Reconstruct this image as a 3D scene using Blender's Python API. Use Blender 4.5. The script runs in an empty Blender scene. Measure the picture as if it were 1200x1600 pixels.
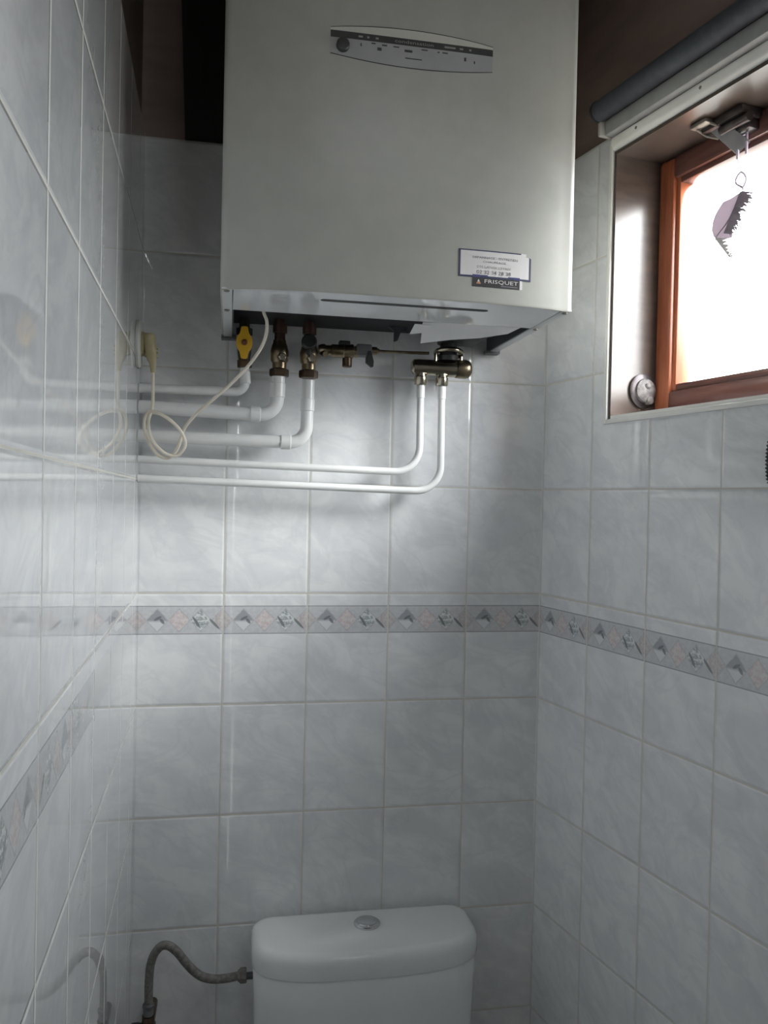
import bpy, bmesh, math, random
from math import sin, cos, pi, radians
from mathutils import Vector, Matrix

random.seed(7)
SC = bpy.context.scene
COL = SC.collection
ZB = 1.414                     # height of the tile course used as datum (bottom of the 7th course is the floor)
P, R = 0.152, 0.202            # tile pitch across / up
TL, XL = 0.0236609828, 0.00135236695     # left wall: skew and position
TR, XR = 0.20300252, 0.754379045         # right wall: skew and position
TOP = 0.808                    # top of the tiling
CEIL = 1.42

# ------------------------------------------------------------------ camera
def make_camera():
    f, cx, cy, cz = 1281.817, 0.160789988, -1.51108681, 0.174104033
    yaw, pitch, roll = 0.185354344, -0.0136376433, 0.0217550748
    fw = Vector((sin(yaw)*cos(pitch), cos(yaw)*cos(pitch), sin(pitch)))
    rt = Vector((cos(yaw), -sin(yaw), 0)); up = rt.cross(fw)
    c, s = cos(roll), sin(roll)
    rt, up = rt*c + up*s, up*c - rt*s
    cam = bpy.data.cameras.new('camera'); o = bpy.data.objects.new('camera', cam)
    COL.objects.link(o)
    cam.sensor_fit = 'HORIZONTAL'; cam.sensor_width = 36; cam.lens = f/1200*36
    cam.clip_start = 0.01; cam.clip_end = 200
    m = Matrix((rt, up, -fw)).transposed().to_4x4(); m.translation = Vector((cx, cy, cz+ZB))
    o.matrix_world = m
    SC.camera = o
make_camera()

# ------------------------------------------------------------------ sky, light, exposure
SC.view_settings.view_transform = 'Standard'
SC.view_settings.look = 'None'
SC.view_settings.gamma = 1.0
SC.view_settings.use_curve_mapping = False
SC.view_settings.exposure = 0.70
SKY = 40.0
SUN = 3.5
SUN_DIR = (0.73, -0.40, 0.40)      # towards the sun
def make_world():
    w = bpy.data.worlds.new('overcast_sky'); SC.world = w; w.use_nodes = True
    nt = w.node_tree; nt.nodes.clear()
    out = nt.nodes.new('ShaderNodeOutputWorld'); bg = nt.nodes.new('ShaderNodeBackground')
    tc = nt.nodes.new('ShaderNodeTexCoord'); sep = nt.nodes.new('ShaderNodeSeparateXYZ')
    rp = nt.nodes.new('ShaderNodeValToRGB')
    # dull ground and trees up to the horizon, then an overcast sky brightening towards the zenith
    rp.color_ramp.elements[0].position = 0.48; rp.color_ramp.elements[0].color = (0.085, 0.085, 0.080, 1)
    rp.color_ramp.elements[1].position = 0.53; rp.color_ramp.elements[1].color = (0.31, 0.315, 0.32, 1)
    for ps, v in ((0.62, 0.34), (0.72, 0.38), (0.85, 0.46), (1.0, 0.50)):
        e = rp.color_ramp.elements.new(ps); e.color = (v*0.97, v, v*1.03, 1)
    mp = nt.nodes.new('ShaderNodeMapRange')
    mp.inputs[1].default_value = -1; mp.inputs[2].default_value = 1
    nt.links.new(tc.outputs['Generated'], sep.inputs[0]); nt.links.new(sep.outputs[2], mp.inputs[0])
    nt.links.new(mp.outputs[0], rp.inputs[0]); nt.links.new(rp.outputs[0], bg.inputs[0])
    bg.inputs[1].default_value = SKY
    nt.links.new(bg.outputs[0], out.inputs[0])
make_world()
def make_sun():          # the sun behind thin haze: a broad soft disc
    l = bpy.data.lights.new('hazy_sun', 'SUN'); l.energy = SUN; l.angle = radians(25); l.color = (1.0, 0.99, 0.97)
    o = bpy.data.objects.new('hazy_sun', l); COL.objects.link(o)
    o.rotation_euler = Vector(SUN_DIR).to_track_quat('Z', 'Y').to_euler(); o.location = Vector((6, -3, 6))
make_sun()
SC.cycles.max_bounces = 14; SC.cycles.diffuse_bounces = 9; SC.cycles.glossy_bounces = 6
SC.cycles.transparent_max_bounces = 16
SC.cycles.sample_clamp_indirect = 6.0
SC.cycles.use_denoising = True

def frame(origin, ang, outward):
    a = Vector((sin(ang), -cos(ang), 0)); n = Vector((cos(ang), sin(ang), 0)); z = Vector((0, 0, 1))
    m = Matrix((a, n, z)).transposed().to_4x4(); m.translation = Vector(origin)
    return m
MR = frame((XR, 0, ZB), TR, True)      # right wall: x = along from the corner, y = outward, z up
ML = frame((XL, 0, ZB), TL, False)     # left wall: x = along from the corner, y = into the room
MBK = Matrix.Translation((0, 0, ZB))   # back wall: x across, y into the wall

WD0, WD1, WZ0, WZ1 = 0.199, 0.760, 0.322, 0.779     # window opening in the right wall
FX0, FX1, FZ0, FZ1, YF = 0.44, 0.84, 0.93, 1.08, -1.98     # unseen fanlight over the door, added for fill light
def make_portal(name, w, h, centre, inward):
    l = bpy.data.lights.new(name, 'AREA'); l.shape = 'RECTANGLE'; l.size = w; l.size_y = h; l.energy = 1.0
    l.cycles.is_portal = True
    o = bpy.data.objects.new(name, l); COL.objects.link(o)
    o.rotation_euler = Vector(inward).to_track_quat('-Z', 'Y').to_euler(); o.location = centre
make_portal('window_daylight_portal', WD1-WD0, WZ1-WZ0, MR @ Vector(((WD0+WD1)/2, 0.16, (WZ0+WZ1)/2)), MR.to_3x3() @ Vector((0, -1, 0)))
make_portal('added_fanlight_portal', FX1-FX0, FZ1-FZ0, Vector(((FX0+FX1)/2, YF-0.105, (FZ0+FZ1)/2+ZB)), (0, 1, 0))

# ------------------------------------------------------------------ materials
def principled(name, col, rough=0.5, metal=0.0, ior=1.5, coat=0.0, trans=0.0):
    m = bpy.data.materials.new(name); m.use_nodes = True
    b = m.node_tree.nodes['Principled BSDF']
    b.inputs['Base Color'].default_value = (*col, 1)
    b.inputs['Roughness'].default_value = rough
    b.inputs['Metallic'].default_value = metal
    b.inputs['IOR'].default_value = ior
    b.inputs['Coat Weight'].default_value = coat
    b.inputs['Transmission Weight'].default_value = trans
    return m

class N:
    """tiny node helper"""
    def __init__(s, mat):
        s.t = mat.node_tree; s.bsdf = s.t.nodes['Principled BSDF']
    def new(s, k): return s.t.nodes.new(k)
    def put(s, sock, v):
        if hasattr(v, 'is_output'): s.t.links.new(v, sock)
        else: sock.default_value = v
    def m(s, op, a, b=0.0, c=0.0, clamp=False):
        n = s.new('ShaderNodeMath'); n.operation = op; n.use_clamp = clamp
        s.put(n.inputs[0], a); s.put(n.inputs[1], b); s.put(n.inputs[2], c)
        return n.outputs[0]
    def ss(s, v, lo, hi):
        n = s.new('ShaderNodeMapRange'); n.interpolation_type = 'SMOOTHSTEP'
        s.put(n.inputs[0], v); n.inputs[1].default_value = lo; n.inputs[2].default_value = hi
        return n.outputs[0]
    def mix(s, f, a, b):
        n = s.new('ShaderNodeMix'); n.data_type = 'RGBA'
        s.put(n.inputs[0], f)
        for sock, v in ((n.inputs[6], a), (n.inputs[7], b)):
            s.put(sock, v if hasattr(v, 'is_output') else (*v, 1))
        return n.outputs[2]
    def noise(s, vec, scale, detail=3, rough=0.5, dist=0.0):
        n = s.new('ShaderNodeTexNoise'); s.put(n.inputs['Vector'], vec)
        n.inputs['Scale'].default_value = scale; n.inputs['Detail'].default_value = detail
        n.inputs['Roughness'].default_value = rough; n.inputs['Distortion'].default_value = dist
        return n.outputs[0]
    def comb(s, x, y, z):
        n = s.new('ShaderNodeCombineXYZ'); s.put(n.inputs[0], x); s.put(n.inputs[1], y); s.put(n.inputs[2], z)
        return n.outputs[0]
    def sep(s, v):
        n = s.new('ShaderNodeSeparateXYZ'); s.put(n.inputs[0], v); return n.outputs
    def obj(s):
        return s.new('ShaderNodeTexCoord').outputs['Object']
    def bump(s, h, strength, dist, normal=None):
        n = s.new('ShaderNodeBump'); n.inputs['Strength'].default_value = strength
        n.inputs['Distance'].default_value = dist; s.put(n.inputs['Height'], h)
        if normal is not None: s.put(n.inputs['Normal'], normal)
        return n.outputs[0]

def tile_material(name, u0, seed):
    mat = principled(name, (0.7, 0.7, 0.7), 0.1, ior=1.55, coat=0.7)
    mat.node_tree.nodes['Principled BSDF'].inputs['Coat Roughness'].default_value = 0.02
    n = N(mat); x, y, z = n.sep(n.obj())[:3]
    u = n.m('DIVIDE', n.m('SUBTRACT', x, u0), P); v = n.m('DIVIDE', z, R)
    cu = n.m('FLOOR', u); cv = n.m('FLOOR', v)
    fu = n.m('SUBTRACT', u, cu); fv = n.m('SUBTRACT', v, cv)
    eu = n.m('MULTIPLY', n.m('MINIMUM', fu, n.m('SUBTRACT', 1.0, fu)), P)
    ev = n.m('MULTIPLY', n.m('MINIMUM', fv, n.m('SUBTRACT', 1.0, fv)), R)
    e = n.m('MINIMUM', eu, ev)
    tile = n.ss(e, 0.0009, 0.0017)                       # 0 in the grout, 1 on the glaze
    # a random number per tile
    wn = n.new('ShaderNodeTexWhiteNoise'); wn.noise_dimensions = '3D'
    n.put(wn.inputs['Vector'], n.comb(cu, cv, float(seed)))
    rnd, rcol = wn.outputs['Value'], wn.outputs['Color']
    # soft diagonal marbling, shifted from tile to tile
    off = n.m('MULTIPLY', rnd, 9.0)
    a = n.m('ADD', n.m('MULTIPLY', x, 0.62), n.m('MULTIPLY', z, -0.42))
    b = n.m('ADD', n.m('MULTIPLY', x, 0.62), n.m('MULTIPLY', z, 1.0))
    mv = n.comb(n.m('ADD', a, off), b, off)
    cloud = n.noise(mv, 16, 5, 0.6, 0.6)
    vein = n.m('ABSOLUTE', n.m('SUBTRACT', n.noise(mv, 9, 4, 0.55, 1.2), 0.5))
    vein = n.m('SUBTRACT', 1.0, n.ss(vein, 0.0, 0.05))
    col = n.mix(n.ss(cloud, 0.36, 0.66), (0.69, 0.70, 0.715), (0.79, 0.797, 0.80))
    col = n.mix(n.m('MULTIPLY', vein, 0.25), col, (0.58, 0.592, 0.615))
    # printed frieze on the course just below the datum
    inrow = n.m('MULTIPLY', n.m('LESS_THAN', z, -0.0222), n.m('GREATER_THAN', z, -0.0738))
    vb = n.m('DIVIDE', n.m('ADD', z, 0.0738), 0.0516)    # 0 bottom .. 1 top
    t = n.m('MULTIPLY', n.m('ADD', fu, 0.01), 4.0)
    k = n.m('FLOOR', n.m('ADD', t, 0.5))
    dx = n.m('MULTIPLY', n.m('ABSOLUTE', n.m('SUBTRACT', t, k)), 2.0)
    dy = n.m('DIVIDE', n.m('ABSOLUTE', n.m('SUBTRACT', vb, 0.49)), 0.40)
    wob = n.noise(n.comb(n.m('MULTIPLY', fu, 1.0), vb, 3.0), 14, 3, 0.6)
    dm = n.m('ADD', n.m('ADD', dx, dy), n.m('MULTIPLY', n.m('SUBTRACT', wob, 0.5), 0.35))
    inside = n.m('SUBTRACT', 1.0, n.ss(dm, 0.93, 1.02))
    line = n.m('SUBTRACT', 1.0, n.ss(n.m('ABSOLUTE', n.m('SUBTRACT', dm, 1.0)), 0.02, 0.12))
    km = n.m('MODULO', k, 4.0)
    def isk(q): return n.m('COMPARE', km, float(q), 0.3)
    lower = n.m('SUBTRACT', 1.0, n.ss(vb, 0.40, 0.52))
    shade = n.noise(n.comb(n.m('MULTIPLY', fu, 3.0), vb, 1.0), 7, 4, 0.65)
    d1 = n.mix(lower, (0.34, 0.35, 0.37), (0.66, 0.67, 0.68))                 # grey top, pale foot
    d2 = n.mix(n.ss(shade, 0.42, 0.58), (0.58, 0.49, 0.49), (0.66, 0.62, 0.61))     # rose
    d3 = n.mix(n.ss(shade, 0.44, 0.56), (0.33, 0.36, 0.365), (0.66, 0.68, 0.68))       # grey green
    d0 = n.mix(n.ss(shade, 0.40, 0.6), (0.50, 0.455, 0.455), (0.60, 0.575, 0.575))
    dc = n.mix(isk(1), n.mix(isk(2), n.mix(isk(3), d0, d3), d2), d1)
    bg = n.mix(n.ss(shade, 0.3, 0.7), (0.52, 0.525, 0.545), (0.60, 0.605, 0.615))
    band = n.mix(inside, bg, dc)
    band = n.mix(n.m('MULTIPLY', line, 0.45), band, (0.36, 0.37, 0.39))
    # dark brush marks: one in the grey diamond, one in the grey green one
    def mark(cx_, cy_, sl, ln, wd):
        px = n.m('SUBTRACT', fu, cx_); py = n.m('MULTIPLY', n.m('SUBTRACT', vb, cy_), 0.34)
        q1 = n.m('ADD', n.m('MULTIPLY', px, cos(sl)), n.m('MULTIPLY', py, sin(sl)))
        q2 = n.m('ADD', n.m('MULTIPLY', px, -sin(sl)), n.m('MULTIPLY', py, cos(sl)))
        r = n.m('ADD', n.m('POWER', n.m('ABSOLUTE', n.m('DIVIDE', q1, ln)), 2.0), n.m('POWER', n.m('ABSOLUTE', n.m('DIVIDE', q2, wd)), 2.0))
        return n.m('SUBTRACT', 1.0, n.ss(r, 0.6, 1.3))
    mk = n.m('MAXIMUM', n.m('MAXIMUM', mark(0.295, 0.46, -0.9, 0.040, 0.018), mark(0.245, 0.56, 0.5, 0.05, 0.016)),
             n.m('MAXIMUM', mark(0.69, 0.42, -1.0, 0.085, 0.016), mark(0.90, 0.36, -0.8, 0.085, 0.016)))
    band = n.mix(n.m('MULTIPLY', mk, 0.85), band, (0.16, 0.175, 0.185))
    edge = n.m('MINIMUM', vb, n.m('SUBTRACT', 1.0, vb))
    band = n.mix(n.m('MULTIPLY', n.m('SUBTRACT', 1.0, n.ss(edge, 0.02, 0.045)), 0.8), band, (0.26, 0.27, 0.285))
    col = n.mix(inrow, col, band)
    # grout, a little dirty
    gcol = n.mix(n.noise(n.obj(), 40, 3), (0.50, 0.485, 0.43), (0.62, 0.60, 0.545))
    n.put(n.bsdf.inputs['Base Color'], n.mix(tile, gcol, col))
    n.put(n.bsdf.inputs['Roughness'], n.m('ADD', n.m('MULTIPLY', n.m('SUBTRACT', 1.0, tile), 0.6), 0.035))
    # every tile sits at its own tiny tilt; glaze is cushioned at the edges and faintly wavy
    geo = n.new('ShaderNodeNewGeometry').outputs['Normal']
    vs = n.new('ShaderNodeVectorMath'); vs.operation = 'SUBTRACT'; n.put(vs.inputs[0], rcol); vs.inputs[1].default_value = (0.5, 0.5, 0.5)
    vm = n.new('ShaderNodeVectorMath'); vm.operation = 'SCALE'; n.put(vm.inputs[0], vs.outputs[0]); vm.inputs['Scale'].default_value = 0.004
    va = n.new('ShaderNodeVectorMath'); va.operation = 'ADD'; n.put(va.inputs[0], geo); n.put(va.inputs[1], vm.outputs[0])
    vn = n.new('ShaderNodeVectorMath'); vn.operation = 'NORMALIZE'; n.put(vn.inputs[0], va.outputs[0])
    cushion = n.ss(e, 0.0006, 0.0045)
    h = n.m('ADD', cushion, n.m('MULTIPLY', n.noise(n.obj(), 9, 1), 0.03))
    nb = n.bump(h, 0.6, 0.0012, vn.outputs[0])
    n.put(n.bsdf.inputs['Normal'], nb); n.put(n.bsdf.inputs['Coat Normal'], nb)
    n.put(n.bsdf.inputs['Coat Weight'], n.m('MULTIPLY', tile, 0.7))
    return mat

def noisy(name, c1, c2, scale, rough, metal=0.0, bump=0.0, stretch=(1, 1, 1), ior=1.5, lo=0.35, hi=0.65, detail=4):
    mat = principled(name, c1, rough, metal, ior)
    n = N(mat); x, y, z = n.sep(n.obj())[:3]
    v = n.comb(n.m('MULTIPLY', x, stretch[0]), n.m('MULTIPLY', y, stretch[1]), n.m('MULTIPLY', z, stretch[2]))
    ns = n.noise(v, scale, detail, 0.55)
    n.put(n.bsdf.inputs['Base Color'], n.mix(n.ss(ns, lo, hi), c1, c2))
    if bump: n.put(n.bsdf.inputs['Normal'], n.bump(ns, 0.5, bump))
    return mat

M = {}
M['tile_back'] = tile_material('marbled_tile_back', 0.0, 1)
M['tile_left'] = tile_material('marbled_tile_left', 0.0952, 2)
M['tile_right'] = tile_material('marbled_tile_right', 0.004, 3)
M['brown'] = noisy('brown_stained_boards', (0.17, 0.122, 0.104), (0.21, 0.15, 0.128), 5, 0.55, stretch=(1, 1, 4))
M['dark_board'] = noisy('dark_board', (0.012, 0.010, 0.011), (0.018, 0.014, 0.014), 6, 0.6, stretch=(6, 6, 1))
M['floor'] = noisy('pale_floor', (0.58, 0.56, 0.52), (0.66, 0.64, 0.60), 6, 0.3)
M['white_door'] = noisy('white_door_paint', (0.72, 0.71, 0.68), (0.76, 0.75, 0.72), 4, 0.4)
M['steel_white'] = noisy('boiler_white_enamel', (0.41, 0.41, 0.377), (0.43, 0.43, 0.395), 30, 0.38, bump=0.0001)
M['plate'] = noisy('boiler_bottom_plate', (0.74, 0.76, 0.78), (0.78, 0.80, 0.81), 8, 0.05, ior=2.1)
M['flange'] = noisy('boiler_side_flange', (0.58, 0.60, 0.60), (0.63, 0.64, 0.64), 8, 0.3)
M['black'] = noisy('black_interior', (0.012, 0.012, 0.014), (0.02, 0.02, 0.022), 10, 0.6)
M['dark_steel'] = noisy('dark_inner_steel', (0.05, 0.053, 0.06), (0.07, 0.075, 0.085), 10, 0.45)
M['screw'] = noisy('dull_screw', (0.20, 0.19, 0.17), (0.28, 0.27, 0.24), 60, 0.4, 0.9)
M['panel_grey'] = noisy('control_panel_grey', (0.36, 0.36, 0.37), (0.40, 0.40, 0.41), 20, 0.4)
M['panel_pale'] = noisy('control_panel_pale', (0.58, 0.58, 0.52), (0.61, 0.61, 0.55), 20, 0.4)
M['panel_dark'] = noisy('control_panel_dark', (0.035, 0.037, 0.035), (0.05, 0.05, 0.048), 20, 0.45)
M['pale_print'] = principled('pale_print', (0.30, 0.30, 0.29), 0.5)
M['dark_print'] = principled('dark_print', (0.06, 0.06, 0.06), 0.5)
M['paper'] = noisy('white_paper', (0.66, 0.66, 0.66), (0.71, 0.71, 0.71), 12, 0.8)
M['sticker'] = noisy('sticker_white', (0.62, 0.60, 0.60), (0.67, 0.65, 0.64), 14, 0.4)
M['navy'] = principled('navy_print', (0.035, 0.04, 0.09), 0.4)
M['blue'] = principled('blue_print', (0.055, 0.055, 0.17), 0.4)
M['grey_print'] = principled('grey_print', (0.14, 0.13, 0.145), 0.5)
M['pipe'] = noisy('white_pipe_paint', (0.70, 0.71, 0.70), (0.75, 0.755, 0.74), 14, 0.28)
M['yellow'] = noisy('yellow_plastic', (0.70, 0.40, 0.02), (0.78, 0.46, 0.03), 20, 0.4)
M['brass'] = noisy('aged_brass', (0.20, 0.155, 0.10), (0.32, 0.26, 0.18), 40, 0.28, 1.0)
M['nickel'] = noisy('nickel_brass', (0.36, 0.32, 0.25), (0.46, 0.42, 0.34), 30, 0.2, 1.0)
M['copper'] = noisy('copper_tube', (0.10, 0.068, 0.058), (0.165, 0.105, 0.088), 40, 0.4, 1.0)
M['dark_brass'] = noisy('dark_brass', (0.10, 0.07, 0.05), (0.17, 0.12, 0.085), 40, 0.35, 1.0)
M['black_plastic'] = noisy('black_plastic', (0.022, 0.022, 0.022), (0.03, 0.03, 0.03), 30, 0.45)
M['grey_plastic'] = noisy('grey_plastic', (0.10, 0.10, 0.105), (0.13, 0.13, 0.135), 30, 0.45)
M['red_hub'] = principled('brown_screw', (0.17, 0.05, 0.02), 0.5)
M['cream'] = noisy('cream_cable', (0.70, 0.64, 0.53), (0.76, 0.70, 0.59), 30, 0.45)
M['yellowed'] = noisy('yellowed_plug', (0.40, 0.34, 0.19), (0.47, 0.41, 0.25), 30, 0.4)
M['socket'] = noisy('socket_white', (0.58, 0.58, 0.54), (0.64, 0.64, 0.60), 20, 0.3)
M['trim'] = noisy('white_trim', (0.80, 0.79, 0.75), (0.84, 0.83, 0.79), 20, 0.15)
M['jamb'] = noisy('brown_reveal', (0.075, 0.055, 0.046), (0.095, 0.070, 0.058), 9, 0.26, stretch=(1, 1, 5))
M['wood'] = noisy('reddish_varnished_wood_lit', (0.27, 0.078, 0.038), (0.36, 0.115, 0.055), 12, 0.2, stretch=(6, 6, 0.7))  # stiles: lighter colour for the window light they catch
M['wood_shaded'] = noisy('reddish_varnished_wood_shaded', (0.115, 0.050, 0.042), (0.155, 0.070, 0.056), 12, 0.2, stretch=(0.7, 6, 6))  # same wood as the stiles, darkened for the shade on the rails
M['blind_dark'] = noisy('blind_fabric_dark', (0.050, 0.056, 0.068), (0.065, 0.072, 0.085), 60, 0.6)
M['blind_grey'] = noisy('blind_rail_grey', (0.30, 0.305, 0.30), (0.35, 0.355, 0.345), 20, 0.4)
M['bracket_pale'] = principled('pale_bracket', (0.42, 0.41, 0.38), 0.4)
M['catch_dark'] = noisy('dark_metal_catch', (0.05, 0.042, 0.045), (0.09, 0.078, 0.075), 50, 0.35, 0.7)
M['catch_pale'] = noisy('worn_metal', (0.20, 0.18, 0.155), (0.30, 0.27, 0.235), 50, 0.5, 0.6)
M['catch_dull'] = noisy('dull_grey_metal', (0.10, 0.088, 0.085), (0.20, 0.18, 0.17), 120, 0.6)
M['ceramic'] = noisy('white_ceramic', (0.76, 0.78, 0.775), (0.79, 0.81, 0.805), 6, 0.12)
M['chrome'] = noisy('chrome', (0.62, 0.63, 0.65), (0.7, 0.71, 0.73), 20, 0.1, 1.0)
M['hose'] = noisy('grey_braided_hose', (0.13, 0.122, 0.112), (0.185, 0.175, 0.16), 160, 0.55, 0.1, bump=0.0006, lo=0.45, hi=0.55)
M['feather'] = noisy('grey_brown_feather', (0.20, 0.165, 0.185), (0.30, 0.26, 0.28), 30, 0.9, stretch=(1, 1, 4))
M['feather_dark'] = noisy('dark_feather', (0.11, 0.092, 0.115), (0.17, 0.14, 0.165), 40, 0.9)
M['down'] = noisy('pale_down', (0.50, 0.48, 0.47), (0.60, 0.58, 0.57), 40, 0.9)
def feathery(name, col, tr):
    m = principled(name, col, 0.9); t = m.node_tree; o = t.nodes['Material Output']
    x = t.nodes.new('ShaderNodeBsdfTranslucent'); x.inputs[0].default_value = (*[c*tr for c in col], 1)
    ad = t.nodes.new('ShaderNodeAddShader'); t.links.new(t.nodes['Principled BSDF'].outputs[0], ad.inputs[0]); t.links.new(x.outputs[0], ad.inputs[1]); t.links.new(ad.outputs[0], o.inputs[0])
    return m
M['feather'] = feathery('grey_brown_feather', (0.24, 0.21, 0.23), 0.75)
M['feather_dark'] = feathery('dark_feather', (0.19, 0.165, 0.195), 0.50)
M['down'] = feathery('pale_down', (0.50, 0.48, 0.47), 0.09)
M['clear_plastic'] = feathery('clear_plastic', (0.50, 0.44, 0.52), 0.07)
M['rubber'] = noisy('black_rubber', (0.015, 0.015, 0.017), (0.025, 0.025, 0.027), 30, 0.5)
def glassy(name, tint, gloss=0.06, mixv=None):
    m = bpy.data.materials.new(name); m.use_nodes = True; t = m.node_tree; t.nodes.clear()
    o = t.nodes.new('ShaderNodeOutputMaterial'); mx = t.nodes.new('ShaderNodeMixShader')
    tr = t.nodes.new('ShaderNodeBsdfTransparent'); gl = t.nodes.new('ShaderNodeBsdfGlossy')
    fr = t.nodes.new('ShaderNodeFresnel'); fr.inputs[0].default_value = 1.45
    tr.inputs[0].default_value = (*tint, 1); gl.inputs['Roughness'].default_value = 0.05
    if mixv is None: t.links.new(fr.outputs[0], mx.inputs[0])
    else: mx.inputs[0].default_value = mixv
    t.links.new(tr.outputs[0], mx.inputs[1]); t.links.new(gl.outputs[0], mx.inputs[2]); t.links.new(mx.outputs[0], o.inputs[0])
    return m
M['glass'] = glassy('window_glass', (0.96, 0.97, 0.97), mixv=0.04)

# ------------------------------------------------------------------ builders
WM = {}        # world matrix of every object built
def V(x, y, z): return Vector((x, y, z+ZB))
def Rp(d, off, z): return MR @ Vector((d, off, z))
def Lp(d, off, z): return ML @ Vector((d, off, z))

def tag(o, label=None, cat=None, group=None, kind=None):
    if label: o['label'] = label
    if cat: o['category'] = cat
    if group: o['group'] = group
    if kind: o['kind'] = kind
    return o
def thing(name, label, cat, loc, group=None, mat=None):
    o = bpy.data.objects.new(name, None); COL.objects.link(o)
    m = (mat.to_3x3().to_4x4() if mat else Matrix.Identity(4)); m.translation = loc
    o.matrix_world = m; WM[o.name] = m.copy(); o.empty_display_size = 0.05
    return tag(o, label, cat, group)

def build(bm, name, mats, parent=None, matrix=None, smooth=35, recalc=True):
    """link the bmesh (world coordinates) as one object under parent"""
    W = WM[parent.name] if parent else (matrix if matrix else Matrix.Identity(4))
    bm.transform(W.inverted())
    if recalc: bmesh.ops.recalc_face_normals(bm, faces=bm.faces)
    me = bpy.data.meshes.new(name); bm.to_mesh(me); bm.free()
    for m in (mats if isinstance(mats, (list, tuple)) else [mats]): me.materials.append(m)
    if smooth:
        for p in me.polygons: p.use_smooth = True
        me.set_sharp_from_angle(angle=radians(smooth))
    o = bpy.data.objects.new(name, me); COL.objects.link(o)
    if parent: o.parent = parent
    else: o.matrix_world = W
    WM[o.name] = W.copy()
    return o
def solo(bm, name, mats, label, cat, group=None, loc=None, smooth=35):
    if loc is None:
        bm.verts.ensure_lookup_table()
        lo = [min(v.co[i] for v in bm.verts) for i in range(3)]; hi = [max(v.co[i] for v in bm.verts) for i in range(3)]
        loc = Vector(((lo[0]+hi[0])/2, (lo[1]+hi[1])/2, lo[2]))
    return tag(build(bm, name, mats, matrix=Matrix.Translation(loc), smooth=smooth), label, cat, group)

def BM(): return bmesh.new()
def add_box(bm, p0, p1, fr=None, bevel=0.0, mi=0, seg=2):
    """axis box between p0 and p1 in frame fr (default world, z from the datum)"""
    f = fr if fr else MBK
    x0, y0, z0 = p0; x1, y1, z1 = p1
    vs = [bm.verts.new(f @ Vector(c)) for c in ((x0,y0,z0),(x1,y0,z0),(x1,y1,z0),(x0,y1,z0),(x0,y0,z1),(x1,y0,z1),(x1,y1,z1),(x0,y1,z1))]
    fs = [bm.faces.new([vs[i] for i in q]) for q in ((0,3,2,1),(4,5,6,7),(0,1,5,4),(1,2,6,5),(2,3,7,6),(3,0,4,7))]
    for q in fs: q.material_index = mi
    if bevel:
        es = list({e for q in fs for e in q.edges})
        r = bmesh.ops.bevel(bm, geom=es, offset=bevel, segments=seg, affect='EDGES', profile=0.5)
        for q in r['faces']: q.material_index = mi
def rounded(pts, rad, n=7):
    """fillet the inner corners of a polyline"""
    pts = [Vector(p) for p in pts]; out = [pts[0]]
    for i in range(1, len(pts)-1):
        a, b, c = pts[i-1], pts[i], pts[i+1]
        d1 = (a-b).normalized(); d2 = (c-b).normalized(); ang = d1.angle(d2)
        r = rad[i-1] if isinstance(rad, (list, tuple)) else rad
        t = r/math.tan(ang/2)
        p1 = b+d1*t; p2 = b+d2*t
        cen = b+(d1+d2).normalized()*(r/sin(ang/2))
        u = (p1-cen); w = (p2-cen); tot = u.angle(w)
        for k in range(n+1):
            s = k/n
            out.append(cen + (u*sin((1-s)*tot)+w*sin(s*tot))/sin(tot))
    out.append(pts[-1]); return out
def catmull(pts, n=5):
    pts = [Vector(p) for p in pts]; q = [pts[0]*2-pts[1]]+pts+[pts[-1]*2-pts[-2]]; out = []
    for i in range(1, len(q)-2):
        for k in range(n):
            t = k/n
            out.append(0.5*((2*q[i])+(q[i+1]-q[i-1])*t+(2*q[i-1]-5*q[i]+4*q[i+1]-q[i+2])*t*t+(-q[i-1]+3*q[i]-3*q[i+1]+q[i+2])*t**3))
    out.append(pts[-1]); return out
def add_tube(bm, pts, rad, n=16, mi=0, cap=True):
    pts = [Vector(p) for p in pts]; k = len(pts)
    tang = [(pts[min(i+1,k-1)]-pts[max(i-1,0)]).normalized() for i in range(k)]
    ref = Vector((0,0,1)) if abs(tang[0].z) < 0.9 else Vector((1,0,0))
    u = tang[0].cross(ref).normalized(); rings = []
    for i in range(k):
        if i: u = (tang[i-1].rotation_difference(tang[i]) @ u); u = (u-tang[i]*u.dot(tang[i])).normalized()
        w = tang[i].cross(u); r = rad[i] if isinstance(rad, (list, tuple)) else rad
        rings.append([bm.verts.new(pts[i]+(u*cos(2*pi*j/n)+w*sin(2*pi*j/n))*r) for j in range(n)])
    for a, b in zip(rings, rings[1:]):
        for j in range(n):
            bm.faces.new((a[j], a[(j+1)%n], b[(j+1)%n], b[j])).material_index = mi
    if cap:
        bm.faces.new(rings[0][::-1]).material_index = mi; bm.faces.new(rings[-1]).material_index = mi
def add_lathe(bm, origin, axis, prof, n=24, mi=0, squash=None):
    """prof = [(distance along axis, radius)...] ; n = 6 gives a hexagonal nut"""
    o = Vector(origin); ax = Vector(axis).normalized()
    ref = Vector((0,0,1)) if abs(ax.z) < 0.9 else Vector((0,1,0))
    u = ax.cross(ref).normalized(); w = ax.cross(u); rings = []
    for d, r in prof:
        rings.append([bm.verts.new(o+ax*d+(u*cos(2*pi*j/n)+w*sin(2*pi*j/n))*max(r, 1e-5)) for j in range(n)])
    for a, b in zip(rings, rings[1:]):
        for j in range(n):
            bm.faces.new((a[j], a[(j+1)%n], b[(j+1)%n], b[j])).material_index = mi
    bm.faces.new(rings[0][::-1]).material_index = mi; bm.faces.new(rings[-1]).material_index = mi
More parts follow.
